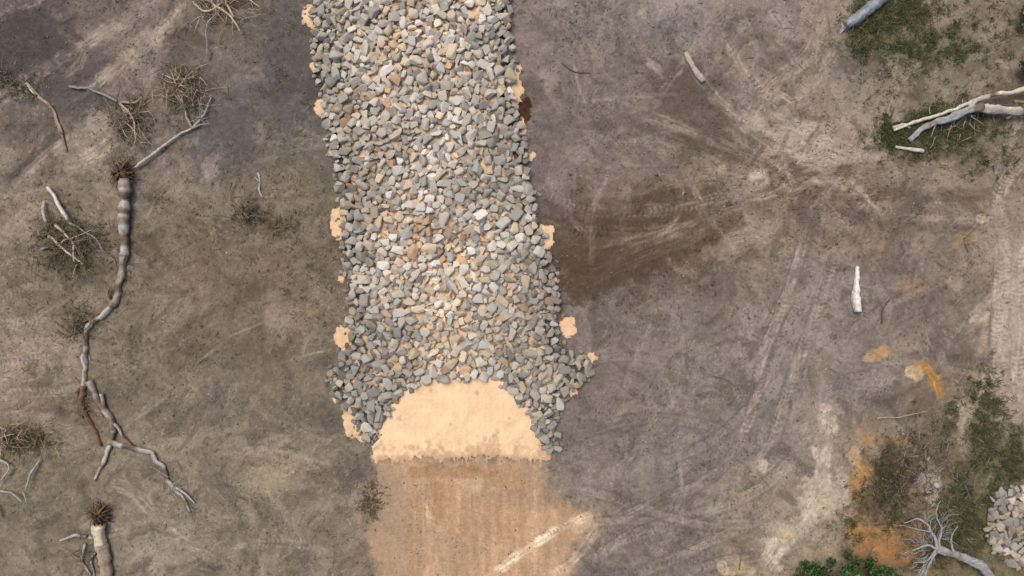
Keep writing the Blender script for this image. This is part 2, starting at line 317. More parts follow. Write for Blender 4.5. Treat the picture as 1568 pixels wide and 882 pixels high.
def mat(name,rough=.9,layers=((30,.3),(110,.3)),bump=.3,bscale=60,bd=.02,spec=.2,stretch=None):
    m=bpy.data.materials.new(name);m.use_nodes=True;nt=m.node_tree;N=nt.nodes;L=nt.links
    b=N['Principled BSDF'];b.inputs['Roughness'].default_value=rough;b.inputs['Specular IOR Level'].default_value=spec
    a=N.new('ShaderNodeAttribute');a.attribute_name='Col';out=a.outputs['Color']
    g=N.new('ShaderNodeNewGeometry')
    for sc_,am in layers:
        n=N.new('ShaderNodeTexNoise');n.inputs['Scale'].default_value=sc_;n.inputs['Detail'].default_value=5;n.inputs['Roughness'].default_value=.65
        L.new(g.outputs['Position'],n.inputs['Vector'])
        r=N.new('ShaderNodeMapRange');r.inputs['From Min'].default_value=.3;r.inputs['From Max'].default_value=.7
        r.inputs['To Min'].default_value=1-am;r.inputs['To Max'].default_value=1+am
        L.new(n.outputs['Fac'],r.inputs['Value'])
        x=N.new('ShaderNodeVectorMath');x.operation='SCALE';L.new(out,x.inputs[0]);L.new(r.outputs['Result'],x.inputs['Scale']);out=x.outputs['Vector']
    L.new(out,b.inputs['Base Color'])
    n=N.new('ShaderNodeTexNoise');n.inputs['Scale'].default_value=bscale;n.inputs['Detail'].default_value=6;L.new(g.outputs['Position'],n.inputs['Vector'])
    bp=N.new('ShaderNodeBump');bp.inputs['Strength'].default_value=bump;bp.inputs['Distance'].default_value=bd
    L.new(n.outputs['Fac'],bp.inputs['Height']);L.new(bp.outputs['Normal'],b.inputs['Normal'])
    return m
M_ground=mat('soil',.95,((5,.09),(14,.17),(40,.25)),.5,14,.04,.1)
M_fab=mat('geotextile',.9,((2,.04),(20,.06)),.3,30,.02,.15)
M_rock=mat('rock',.9,((6,.08),(25,.12)),.4,14,.02,.15)
M_wood=mat('wood',.85,((7,.22),(30,.28)),.7,40,.03,.2)
M_leaf=mat('leaf',.7,((15,.15),),.1,60,.01,.3)
# ---- ground
XX,YY=np.meshgrid(gx,gy)
vts=np.stack([XX,YY,H],-1).reshape(-1,3)
ii=np.arange(nx*ny).reshape(ny,nx)
fc=np.stack([ii[:-1,:-1],ii[:-1,1:],ii[1:,1:],ii[1:,:-1]],-1)
mkmesh('ground',vts,[fc.reshape(-1,4)],np.clip(lin(C)*K*GG,0,.85).reshape(-1,3),M_ground,True)
def hz(u,v):
    i=np.clip(np.searchsorted(gu,u),0,nx-1);j=np.clip(np.searchsorted(-gv,-np.asarray(v)),0,ny-1);return H[j,i]
# ---- geotextile
q=sl(440,940,-80,740)
u=U[q];v=V[q];fab=[(566,708),(572,680),(590,620),(630,570),(690,540),(760,540),(810,600),(836,680),(833,712),(800,704),(740,700),(700,704),(640,702),(600,706)]
rag=(fbm(u/7,v/7,4,70,.6)-.5)*12
d=psdf(fab,q)+rag+ (fbm(u/2.4,v/2.4,2,71)-.5)*4+sst(690,705,v)*(fbm(u/3,v/12,3,72)-.5)*22
tabs=[(474,25,11,20),(484,102,10,10),(490,165,10,14),(519,340,14,26),(523,426,8,6),(526,518,14,21),(539,642,14,28),(790,142,11,24),(799,192,8,15),(834,362,17,22),(870,500,14,17),(906,548,9,9),(876,600,9,7),(791,105,8,8),(560,665,14,12),(836,693,10,12),(516,610,6,6),(815,240,6,8),(847,430,6,6)]
for a,b,ru,rv in tabs:
    dd=(np.sqrt(((u-a)/ru)**2+((v-b)/rv)**2)-1)*min(ru,rv);d=np.minimum(d,dd+rag*1.0)
inner=psdf(bed,q)+18; d=np.minimum(d,inner)
m=d<0
zf=H[q]+.012+np.clip(-d/6,0,1)*(.02+.05*(fbm(u/25,v/25,3,73)-.35))
fcm=m[:-1,:-1]&m[1:,:-1]&m[:-1,1:]&m[1:,1:]
ids=np.arange(m.size).reshape(m.shape);f=np.stack([ids[:-1,:-1],ids[:-1,1:],ids[1:,1:],ids[1:,:-1]],-1)[fcm]
fcC=np.array([248,215,174],np.float32)/255*(1+(fbm(u/25,v/25,4,74)-.5)*.10+(fbm(u/3,v/3,2,75)-.5)*.07+(fbm(u/3,v/60,2,85)-.5)*.05)[...,None]
dirt=sst(676,706,v+(fbm(u/9,v/9,4,76,.65)-.5)*62-np.where((u>730)&(u<765),-14,0))*.75
side=((u<560)|(u>845)|(v<560))*.5*fbm(u/8,v/8,3,78)+np.clip(1+d/3.,0,1)*.45
sp=0
for a,b,r in [(612,640,6),(748,686,9),(660,598,4),(730,602,5),(600,640,4),(742,672,5),(690,650,3),(780,640,3)]:
    sp=np.maximum(sp,1-sst(.4,1,np.hypot(u-a,v-b)/r*(1+(fbm(u/4,v/4,2,79)-.5))))
dirt=np.clip(np.maximum(np.maximum(dirt,side),sp*.5),0,1)[...,None]
fcC=fcC*(1-dirt)+np.array([.75,.62,.48])*dirt
used=np.unique(f);mp=np.full(m.size,-1);mp[used]=np.arange(len(used))
vv=np.stack([XX[q],YY[q],zf],-1).reshape(-1,3)[used]
mkmesh('geotextile_sheet',vv,[mp[f]],(lin(np.clip(fcC,0,1))*np.array([.93,.90,.85])).reshape(-1,3)[used],M_fab,True)
# ---------------------------------------------------------------- rocks
var=[]
for k in range(70):
    bm=bmesh.new();n=rng.integers(9,16)
    p=rng.normal(size=(n,3));p/=np.linalg.norm(p,axis=1)[:,None];p=np.sign(p)*np.abs(p)**.72
    p*=rng.uniform(.86,1.05,(n,1))
    vs=[bm.verts.new(Vector(x)) for x in p]
    r=bmesh.ops.convex_hull(bm,input=vs)
    bmesh.ops.delete(bm,geom=[g for g in r['geom_interior'] if isinstance(g,bmesh.types.BMVert)],context='VERTS')
    bmesh.ops.dissolve_limit(bm,angle_limit=.35,verts=bm.verts[:],edges=bm.edges[:])
    bmesh.ops.bevel(bm,geom=bm.edges[:],offset=.12,segments=1,affect='EDGES',clamp_overlap=True)
    bmesh.ops.triangulate(bm,faces=bm.faces[:])
    bm.verts.index_update()
    vv=np.array([x.co[:] for x in bm.verts]);vv-=vv.mean(0);vv/=np.abs(vv).max(0)
    var.append((vv,np.array([[x.index for x in f.verts] for f in bm.faces])));bm.free()
def inside(pts,u,v):
    c=False;n=len(pts);j=n-1
    for i in range(n):
        xi,yi=pts[i];xj,yj=pts[j]
        if (yi>v)!=(yj>v) and u<(xj-xi)*(v-yi)/(yj-yi)+xi: c=not c
        j=i
    return c
def pack(pts,sizes,ov=.86):
    us=[p[0] for p in pts];vs=[p[1] for p in pts];cell=24;G={};out=[]
    for r0,r1,att in sizes:
        au=rng.uniform(min(us)-6,max(us)+6,att);av=rng.uniform(min(vs),max(vs)+6,att);ar=rng.uniform(r0,r1,att);jj=rng.normal(0,4,(att,2))
        for a,b,r,(j1,j2) in zip(au,av,ar,jj):
            if not inside(pts,a+j1,b+j2): continue
            ca,cb=int(a//cell),int(b//cell);ok=True
            for x in (-1,0,1):
                for y in (-1,0,1):
                    for (p,s,t) in G.get((ca+x,cb+y),()):
                        if (p-a)**2+(s-b)**2<(ov*(t+r))**2: ok=False;break
                    if not ok:break
                if not ok:break
            if ok: G.setdefault((ca,cb),[]).append((a,b,r));out.append((a,b,r))
    return out
pal=np.array([[200,198,193],[206,202,194],[208,203,193],[184,182,177],[232,229,222],[196,193,186],[213,210,204],[212,206,194],[172,170,165],[200,200,197]])
def addrock(bd,a,b,r,z,dark=1.,rust=0.,tan=0.,tilt=.33):
    vv,ff=var[rng.integers(len(var))]
    e=rng.uniform(1,1.4);sc_=np.array([r*e,r/e**.6,r*rng.uniform(.55,.75)])*S
    p=vv*sc_*1.06
    al,be,ga=rng.uniform(-tilt,tilt),rng.uniform(-tilt,tilt),rng.uniform(0,6.28)
    ca,sa=math.cos(al),math.sin(al);cb,sb=math.cos(be),math.sin(be);cg,sg=math.cos(ga),math.sin(ga)
    R=np.array([[cg,-sg,0],[sg,cg,0],[0,0,1]])@np.array([[cb,0,sb],[0,1,0],[-sb,0,cb]])@np.array([[1,0,0],[0,ca,-sa],[0,sa,ca]])
    p=p@R.T+np.array([X(a),Y(b),z])
    c=pal[rng.integers(len(pal))]*rng.uniform(.9,1.08)
    if rng.random()<rust: c=np.array([206,178,150])*rng.uniform(.85,1.12)
    elif rng.random()<tan: c=np.array([214,200,178])*rng.uniform(.9,1.1)
    c=np.clip(c*dark,20,246)
    bd.add(p,ff,col(*c)*np.array([1.04,1.,.93]))
rb=B()
def zone(a,b):
    dk=1.0
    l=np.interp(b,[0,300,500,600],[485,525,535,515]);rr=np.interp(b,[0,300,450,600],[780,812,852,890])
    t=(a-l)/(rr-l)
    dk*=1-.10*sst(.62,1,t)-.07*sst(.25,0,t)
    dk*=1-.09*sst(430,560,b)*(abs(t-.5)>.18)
    dk*=1+.20*(float(fbm(np.array([a/60.]),np.array([b/60.]),3,90)[0])-.5)*2
    g=lambda x,y,s:math.exp(-((a-x)**2+(b-y)**2)/(2*s*s))
    rust=.012+.3*g(580,155,20)+.35*g(655,365,24)+.15*g(690,400,26)+.22*g(530,335,24)+.2*g(700,560,35)+.12*g(610,280,25)
    tan=.09+.45*g(670,420,55)+.45*g(700,540,50)+.25*g(560,330,40)+.2*g(580,90,60)
    return dk,rust,tan
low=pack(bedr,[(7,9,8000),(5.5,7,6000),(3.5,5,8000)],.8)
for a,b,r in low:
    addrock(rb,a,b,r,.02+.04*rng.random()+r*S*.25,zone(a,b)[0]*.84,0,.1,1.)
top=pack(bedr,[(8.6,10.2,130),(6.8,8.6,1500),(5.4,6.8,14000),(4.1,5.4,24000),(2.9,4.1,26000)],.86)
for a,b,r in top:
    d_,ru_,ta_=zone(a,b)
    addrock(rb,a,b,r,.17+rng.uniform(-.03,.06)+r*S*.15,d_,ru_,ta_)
P=np.array(bed+[bed[0]],float)
for k in range(320):
    i=rng.integers(len(P)-1);t=rng.random();a,b=P[i]*(1-t)+P[i+1]*t+rng.normal(0,5,2)
    if inside([(575,700),(600,630),(640,592),(750,580),(800,620),(830,690)],a,b): continue
    r=rng.uniform(1.6,4.5);addrock(rb,a,b,r,float(hz(a,b))+r*S*.4,zone(a,b)[0]*.82,.05,.1)
rb.make('rock_riprap',M_rock,False)
rp=B();pile=[(1524,756),(1560,744),(1620,750),(1620,870),(1560,862),(1532,846),(1514,815)]
for a,b,r in pack(pile,[(6.5,8,300),(5,6.5,1200),(4,5,2500),(3,4,2500)],.84): addrock(rp,a,b,r,float(hz(a,b))+.1+rng.uniform(-.03,.08),.84,.04,.2)
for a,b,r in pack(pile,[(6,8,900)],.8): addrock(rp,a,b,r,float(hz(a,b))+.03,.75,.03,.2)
rp.make('rock_pile',M_rock,False)
pb=B()
for k in range(2200):
    a=rng.uniform(0,1568);b=rng.uniform(0,882)
    if 470<a<860 and b<720: continue
    r=rng.uniform(.6,1.4)
    if rng.random()<.03:r*=1.9
    addrock(pb,a,b,r,float(hz(a,b))+r*S*.2,rng.uniform(.45,.78),.05,.3)
pb.make('pebbles',M_rock)
cb_=B()
for k in range(3200):
    if k%2: a=rng.normal(1215,140);b=rng.normal(270,70)
    else: a=rng.uniform(0,1568);b=rng.uniform(0,882)
    if 470<a<865 and b<890: continue
    r=rng.uniform(.8,2.0);vv,ff=var[rng.integers(len(var))];i_=min(np.searchsorted(gu,a),nx-1);j_=min(np.searchsorted(-gv,-b),ny-1)
    cb_.add(vv*np.array([r*rng.uniform(1,1.5),r,r*.6])*S+np.array([X(a),Y(b),float(H[j_,i_])+r*S*.15]),ff,lin(C[j_,i_]*rng.uniform(.85,1.15))*K*GG)
cb_.make('soil_clods',M_ground)
# ---------------------------------------------------------------- wood
def tube(bd,P,R,cols,sides=7,rough=.16):
    P=np.asarray(P,float);n=len(P);T=np.gradient(P,axis=0);T/=np.linalg.norm(T,axis=1)[:,None]+1e-9
    up=np.tile([0,0,1.],(n,1));bad=np.abs(T[:,2])>.95;up[bad]=[1,0,0]
    A=np.cross(T,up);A/=np.linalg.norm(A,axis=1)[:,None]+1e-9;Bv=np.cross(A,T)
    th=np.linspace(0,2*np.pi,sides,endpoint=False)
    R=np.asarray(R)[:,None]*(1+rough*rng.uniform(-1,1,(n,sides)))
    V3=P[:,None,:]+R[...,None]*(np.cos(th)[None,:,None]*A[:,None,:]+np.sin(th)[None,:,None]*Bv[:,None,:])
    V3=V3.reshape(-1,3);i=np.arange(n*sides).reshape(n,sides);j=np.roll(i,-1,1)
    q4=np.stack([i[:-1],j[:-1],j[1:],i[1:]],-1).reshape(-1,4)
    c=np.asarray(cols);c=np.repeat(c,sides,0) if c.ndim==2 else np.tile(c,(len(V3),1))
    if sides>=6:
        lane=rng.uniform(.68,1.22,sides);c=c*np.tile(lane,n)[:,None]
    c=c*rng.uniform(.82,1.15,(len(c),1))
    v0=len(V3);V3=np.vstack([V3,P[0],P[-1]]);c=np.vstack([c,c[0],c[-1]])
    t1=np.stack([np.full(sides,v0),j[0],i[0]],-1);t2=np.stack([np.full(sides,v0+1),i[-1],j[-1]],-1)
    bd.add(V3,[q4,t1,t2],c)
GREY=[(184,179,172),(170,162,151),(196,190,182)];BARK=[(132,106,84),(114,94,76),(154,126,100)];WHITE=[(226,219,208),(210,201,188),(236,231,222)];TAN=[(206,190,166),(188,170,144)];DKT=[(126,112,97),(106,95,80),(144,130,112)]
def limb(bd,pts,r0,r1,pals,z0=None,z1=None,wob=3.0,sides=8,patch=.25):
    P=catmull(pts,4);n=len(P);t=np.linspace(0,1,n)
    w=(fbm(np.arange(n)/3.5,np.zeros(n)+rng.uniform(0,999),3,int(rng.integers(9999)))-.5)*2.4*wob
    w2=(fbm(np.arange(n)/3.5,np.zeros(n)+rng.uniform(0,999),3,int(rng.integers(9999)))-.5)*2.4*wob
    P=P+np.stack([w,w2],1)*np.sin(np.pi*t)[:,None]**.5
    r=(r0+(r1-r0)*t)*S*(1+.32*(fbm(np.arange(n)/2.5,np.zeros(n)+rng.uniform(0,999),2,3)-.5)*2)
    g=hz(P[:,0],P[:,1]);za=(0 if z0 is None else z0);zb=(0 if z1 is None else z1)
    z=g+r*.65+za+(zb-za)*t
    nn=fbm(np.arange(n)/3.,np.zeros(n)+rng.uniform(0,999),3,17)
    base_=np.array(pals[rng.integers(len(pals))],float);alt=np.array(BARK[rng.integers(3)],float)
    m_=sst(1-patch-.22,1-patch-.02,nn)[:,None]*.85
    c=base_*(1-m_)+alt*m_;c=lin(c/255)*K
    tube(bd,np.stack([X(P[:,0]),Y(P[:,1]),z],1),r,c,sides)
    return P
def twigs(bd,u,v,ru,rv,n,pals,L=(12,40),r=(.25,.8),zh=.35,ang=None,spread=3.14):
    for k in range(n):
        a=u+rng.normal()*ru*.45;b=v+rng.normal()*rv*.45;an=rng.uniform(0,6.28) if ang is None else math.radians(ang)+rng.uniform(-spread,spread)
        l=rng.uniform(*L);bend=rng.uniform(-.7,.7)
        pts=[];x,y=a,b
        for s_ in range(5):
            pts.append((x,y));x+=math.cos(an)*l/4;y+=math.sin(an)*l/4;an+=bend/4+rng.normal()*.15
        pts=np.array(pts);rr=np.linspace(rng.uniform(*r),.15,5)*S
        z=hz(pts[:,0],pts[:,1])+.02+rng.random()*zh+np.linspace(0,rng.uniform(-.1,.1),5)
        z=np.maximum(z,hz(pts[:,0],pts[:,1])+.01)
        tube(bd,np.stack([X(pts[:,0]),Y(pts[:,1]),z],1),rr,col(*np.array(pals[rng.integers(len(pals))])*rng.uniform(.8,1.15)),4,0)
def leaves(bd,c3,n,rad,size,cols,flat=.6):
    d=rng.normal(size=(n,3));d/=np.linalg.norm(d,axis=1)[:,None];d*=rng.random((n,1))**.45
    c=np.asarray(c3)+d*np.asarray(rad)
    a=rng.normal(size=(n,3));a[:,2]*=flat;a/=np.linalg.norm(a,axis=1)[:,None]
    b=np.cross(a,rng.normal(size=(n,3)));b/=np.linalg.norm(b,axis=1)[:,None]
    s=size*rng.uniform(.6,1.3,(n,1))
    v=np.stack([c-a*s,c+b*s*.35,c+a*s,c-b*s*.35],1).reshape(-1,3)
    cc=np.array(cols,float)[rng.integers(len(cols),size=n)]*rng.uniform(.75,1.2,(n,1))
    bd.add(v,np.arange(4*n).reshape(n,4),np.repeat(lin(np.clip(cc,0,255)/255)*K,4,0))
def gleaf(bd,u,v,ru,rv,n,cols,size=.06,h=.2):
    a=u+rng.normal(0,.5,n)*ru;b=v+rng.normal(0,.5,n)*rv
    for x,y in zip(a,b): leaves(bd,(X(x),Y(y),float(hz(x,y))+.03+h*rng.random()*.5),3,(.1,.1,.05),size,cols,.3)
OLV=[(116,112,78),(102,100,68),(134,126,92),(106,96,68)]
def rootball(bd,u,v,r,n=46):
    for k in range(n):
        an=rng.uniform(0,6.28);l=r*rng.uniform(.5,1.35);pts=[(u+math.cos(an)*2,v+math.sin(an)*2)]
        x,y=pts[0]
        for s_ in range(5):
            an+=rng.normal()*.5;x+=math.cos(an)*l/5;y+=math.sin(an)*l/5;pts.append((x,y))
        pts=np.array(pts);z=float(hz(u,v))+np.linspace(rng.uniform(.1,.5),rng.uniform(.02,.4),6)
        tube(bd,np.stack([X(pts[:,0]),Y(pts[:,1]),z],1),np.linspace(rng.uniform(.7,2.0),.2,6)*S,col(*np.array(BARK[rng.integers(3)])*rng.uniform(.5,.95)),5,.2)
    for k in range(14):
        addrock(bd,u+rng.normal()*r*.35,v+rng.normal()*r*.3,r*rng.uniform(.16,.28),float(hz(u,v))+rng.uniform(.05,.25),.33,.8)
# fallen tree, left
t=B()
rootball(t,193,266,22,95)
limb(t,[(198,276),(197,310),(195,350),(194,392)],7.6,5.8,GREY[2:],.15,.05,2,14,.32)
limb(t,[(194,388),(190,415),(182,440),(177,470)],5.5,4,[(182,172,158)],.05,0,3,12,.4)
limb(t,[(177,462),(160,482),(142,495),(134,520),(131,560),(130,596)],4.6,3.4,GREY,0,0,4,12,.32)
limb(t,[(140,583),(152,612),(165,632),(176,655),(170,680)],4.6,4.3,GREY,0,.05,3,12,.4)
limb(t,[(131,590),(128,620),(142,650),(155,682)],3.8,2.5,BARK+GREY[1:2],0,.0,3,8,.4)
limb(t,[(158,602),(166,632),(184,655),(190,670)],3,1.8,GREY,.1,.1,2,8,.2)
limb(t,[(172,676),(160,705),(145,735)],4.2,2,GREY[2:],.05,.0,2.5,8,.2)
limb(t,[(172,676),(205,684),(235,692),(248,712),(262,742),(282,760),(292,784)],4.2,2,GREY,.08,.0,5,9,.3)
limb(t,[(265,742),(282,750),(300,770)],2,1,WHITE,.1,.1,2,6,.1)
limb(t,[(135,590),(122,600),(128,640)],2.5,1.2,BARK,0,0,2,6,.5)
limb(t,[(176,470),(168,455),(172,440)],3,1.5,BARK,0,.2,1,6,.5)
limb(t,[(190,668),(215,690),(240,694)],2.5,1.5,BARK,.1,.1,2,6,.4)
limb(t,[(212,258),(240,235),(270,212),(296,197)],2.3,1.9,GREY[2:],.2,.1,2,8,.1)
limb(t,[(296,197),(312,180),(325,150)],1.9,.8,GREY[2:],.1,.15,2,7,.1)
limb(t,[(296,197),(285,170),(278,140),(265,110)],1.8,.8,TAN,.1,.25,2,7,.15)
limb(t,[(296,197),(325,190)],1.3,.5,GREY,.1,.2,2,6,.1)
twigs(t,125,500,20,24,60,DKT,(10,30));twigs(t,130,625,10,30,40,DKT,(10,26));twigs(t,270,740,14,20,20,GREY,(8,20));twigs(t,310,170,14,20,20,GREY,(8,20));twigs(t,195,400,10,60,25,BARK,(5,14))
gleaf(t,122,495,26,30,200,OLV)
t.make('fallen_tree',M_wood,True)
# brush piles
def brush(u,v,ru,rv,n,nl,pals,main=(),L=(12,40),cols=OLV):
    b=B();twigs(b,u,v,ru,rv,n,pals,L)
    for p,r0,r1,pp in main: limb(b,p,r0*.9,r1*.85,pp,.1,.3,2.5,7,.12)
    if nl: gleaf(b,u,v,ru,rv,nl,cols)
    return b.make('brush_pile',M_wood,True)
brush(283,138,36,36,250,140,DKT+TAN,[([(270,108),(282,140),(286,165)],1.6,.8,TAN),([(250,115),(280,125),(305,118)],1.4,.7,TAN),([(262,150),(280,130),(300,112)],1.3,.6,TAN)])
brush(205,188,34,40,130,260,DKT+TAN,[([(108,133),(140,138),(172,150),(186,158)],2.2,1.8,GREY),([(186,158),(210,160),(222,150)],2,1,TAN),([(184,158),(205,180),(215,215)],2.2,1,TAN),([(186,158),(200,175),(240,172)],1.6,.7,TAN)])
brush(110,375,60,46,280,620,DKT+[(150,135,112)],[([(78,288),(92,305),(104,325),(114,338)],3.6,3,WHITE),([(73,310),(75,325),(80,342)],3,2.4,GREY),([(80,362),(105,382),(135,405)],2.4,1.4,TAN),([(90,345),(118,372),(122,402)],2.2,1,TAN),([(68,382),(100,372),(150,352)],1.8,.8,GREY),([(112,342),(150,365),(165,385)],2,1,GREY),([(122,405),(118,425)],1.6,.8,TAN)])
brush(340,12,46,28,130,90,TAN+[(150,130,100)],[([(300,-10),(330,10),(355,28),(372,52)],2.8,1.4,TAN),([(345,-20),(352,10),(362,30)],2.6,1.4,TAN),([(298,5),(320,22),(345,8)],2.2,1,TAN),([(330,-12),(338,15),(320,45),(322,88)],1.6,.6,GREY),([(372,-10),(392,8),(402,14)],1.6,.8,TAN),([(320,-10),(335,20),(350,40)],2,1,TAN)])
brush(32,672,54,24,140,420,DKT+TAN,[([(0,700),(20,712),(8,735)],2.2,1,GREY),([(66,702),(52,722),(46,748)],2.2,1.4,GREY),([(-5,748),(22,752),(42,766)],2.4,1.4,GREY),([(38,752),(48,768)],1.3,.7,GREY),([(0,770),(4,795)],2.8,1.5,GREY),([(5,700),(12,665),(22,655)],1.2,.6,TAN)])
brush(383,330,30,22,60,110,DKT,[([(362,280),(356,305),(385,335)],1.3,.6,DKT)],(10,28),[(110,99,78),(100,91,72)])
brush(430,345,34,14,50,30,[(146,132,108),(120,108,86)],[],(12,36),[(120,110,88),(104,96,74)])
brush(8,120,14,18,24,90,DKT,[])
brush(1408,700,34,70,110,60,[(150,136,126),(120,106,96)],[([(1340,640),(1380,636),(1415,628)],1.4,.7,GREY)],(10,30))
brush(1365,745,50,70,160,100,[(92,80,66),(130,117,100)],[],(10,30),[(84,80,54),(70,68,46)])
brush(1470,720,60,60,90,0,[(150,135,116),(120,107,88)],[],(10,30))
brush(1330,55,60,40,60,0,[(130,118,96),(110,98,78)],[],(10,26))
brush(565,765,18,28,30,60,DKT,[],(8,22),[(96,90,62),(110,99,74)])
def fb(parts,name='fallen_branch',tw=None):
    b=B()
    for p,r0,r1,pp,z0,z1 in parts: limb(b,p,r0,r1,pp,z0,z1,2,8,.2)
    if tw: twigs(b,*tw)
    b.make(name,M_wood,True)
fb([([(42,128),(60,148),(78,163),(90,188),(97,205)],2.6,2,TAN,0,.05),([(95,200),(100,218),(104,232)],2,1.4,BARK,.05,0),([(60,148),(52,142),(46,133)],2,1,WHITE,.1,.1)])
fb([([(396,265),(400,280),(398,292),(404,303)],2,1.2,GREY[2:],0,.05),([(399,280),(392,272)],1.1,.6,GREY,.05,.1)])
fb([([(355,280),(352,300),(362,325)],1,.6,DKT,0,.05)])
fb([([(1350,495),(1352,475),(1362,458)],1.5,.8,DKT,0,.05)]);fb([([(1120,828),(1135,835),(1130,870)],1.2,.7,DKT,0,.05)])
fb([([(1482,385),(1478,365),(1495,350)],1.2,.7,DKT,0,.05)]);fb([([(860,96),(880,108),(905,112)],1.1,.5,DKT,0,.05)]);fb([([(1090,575),(1110,580),(1125,592)],.9,.5,DKT,0,.03)])
# white log and timber offcut
b=B()
limb(b,[(1313,408),(1312,425),(1311,440),(1311,458),(1312,477)],3.0,5.0,[(238,234,227)],0,0,1.6,12,.0)
limb(b,[(1309,440),(1307,455),(1309,474)],3.4,3.4,[(230,225,216)],0,0,1.4,10,.0)
limb(b,[(1307,446),(1304,460),(1307,470)],2.4,1.4,WHITE,0,0,1,8,.1);b.make('fallen_log',M_wood,True)
b=B();limb(b,[(1050,80),(1056,94),(1066,110),(1077,125)],3.4,4.8,[(206,194,180)],0,0,1.2,10,0);limb(b,[(1053,88),(1062,102),(1070,118)],2.6,2,[(190,177,160)],.05,.05,1,8,0);b.make('split_log',M_wood,True)
b=B();limb(b,[(1292,42),(1312,28),(1330,14),(1346,-6)],7,10.5,[(158,166,170)],.05,.1,1.5,16,.15)
for k in range(9): limb(b,[(1294+k*1.2,44-k*1.5),(1287-k*.2,35+k*2.2)],1.4,.6,[(206,210,212)],.1,.05,1,5,0)
b.make('fallen_log',M_wood,True)
# stump log lower left
b=B();rootball(b,157,786,20,90)
limb(b,[(156,801),(156,815),(158,832)],8.5,8,[(230,216,190)],.12,.08,.8,14,0)
limb(b,[(158,832),(164,855),(168,890)],7.6,7,[(190,170,146)],.05,0,2,12,.4)
limb(b,[(160,835),(168,858),(171,888)],2.6,2,WHITE,.25,.2,2,8,.1)
limb(b,[(134,821),(115,820),(92,828)],3,1.6,GREY,.05,0,2,8,.1);limb(b,[(150,822),(138,822)],3,3,GREY,.1,.05,1,8,.1)
limb(b,[(132,832),(128,855),(140,880)],2.2,1.2,GREY,.05,.05,3,7,.2);limb(b,[(148,840),(140,860),(146,885)],1.8,1,GREY,.05,.05,3,7,.2)
twigs(b,140,850,20,34,60,DKT,(10,30));b.make('uprooted_stump',M_wood,True)
# fallen tree top right
b=B();W2=[(216,209,194),(200,193,182)]
limb(b,[(1600,172),(1560,176),(1520,172),(1488,170)],5.5,6.5,W2,.4,.4,2.5,14,.25)
limb(b,[(1490,170),(1462,176),(1440,186),(1412,196),(1390,216)],6.3,3.4,[(178,181,182)],.4,.1,2.5,12,.22)
limb(b,[(1600,138),(1565,140),(1530,148),(1495,155),(1450,172),(1410,184),(1366,201)],3.8,2.2,[(214,206,187)],.6,.15,3,9,.15)
limb(b,[(1500,154),(1480,160),(1470,175)],4,3,W2,.5,.4,1,8,.1)
limb(b,[(1366,197),(1380,192),(1392,196)],4,2,WHITE,.05,.05,1,8,0)
limb(b,[(1370,225),(1385,228),(1411,232)],2.2,3.6,WHITE,.05,.05,1,8,0)
limb(b,[(1555,140),(1562,158),(1575,165)],3,2,W2,.5,.6,1,8,.1);limb(b,[(1540,160),(1560,160),(1590,152)],3,2.4,BARK,.4,.4,1,8,.1)
limb(b,[(1530,185),(1545,178),(1565,182)],2.6,1.6,BARK,.3,.4,1,8,.3)
twigs(b,1470,180,70,30,60,GREY+TAN,(8,26));b.make('fallen_tree',M_wood,True)
# dead tree lower right
b=B();BG=[(166,168,168),(180,178,175)]
limb(b,[(1540,915),(1515,885),(1485,856),(1450,842),(1422,832)],7.5,5.5,BG,.2,.5,2.5,14,.15)
limb(b,[(1424,832),(1402,826),(1380,832)],3,.8,BG,.5,.8,3,8,0);limb(b,[(1424,832),(1412,806),(1392,785),(1366,790)],2.6,.6,BG,.5,.9,4,8,0)
limb(b,[(1424,832),(1424,800),(1414,776),(1420,756)],2.2,.5,BG,.5,1.0,4,8,0);limb(b,[(1424,832),(1405,848),(1385,852)],2.2,.5,BG,.5,.7,3,8,0)
limb(b,[(1424,832),(1408,862),(1398,878)],2.2,.5,BG,.5,.6,3,8,0);limb(b,[(1450,842),(1440,815),(1448,795)],2,.5,BG,.5,.9,3,8,0)
limb(b,[(1412,806),(1385,800),(1350,792)],1.2,.3,BG,.7,.9,3,6,0);limb(b,[(1402,790),(1395,772)],1,.3,BG,.8,1,2,6,0)
for k in range(130):
    an=rng.uniform(2.0,5.3);r0=rng.uniform(8,46);x=1424+math.cos(an)*r0;y=828+math.sin(an)*r0;an+=rng.normal()*.5;l=rng.uniform(8,24)
    limb(b,[(x,y),(x+math.cos(an)*l*.5,y+math.sin(an)*l*.5),(x+math.cos(an+.3)*l,y+math.sin(an+.3)*l)],.55,.2,BG,.5,.7,1,4,0)
b.make('dead_tree',M_wood,True)
# litter twigs over the site
b=B()
for k in range(1700):
    a=rng.uniform(0,1568);v_=rng.uniform(0,882)
    if 470<a<920 and v_<882: continue
    twigs(b,a,v_,2,2,1,DKT+[(150,138,120)],(3,14),(.2,.5),.01)
b.make('twig_litter',M_wood,True)
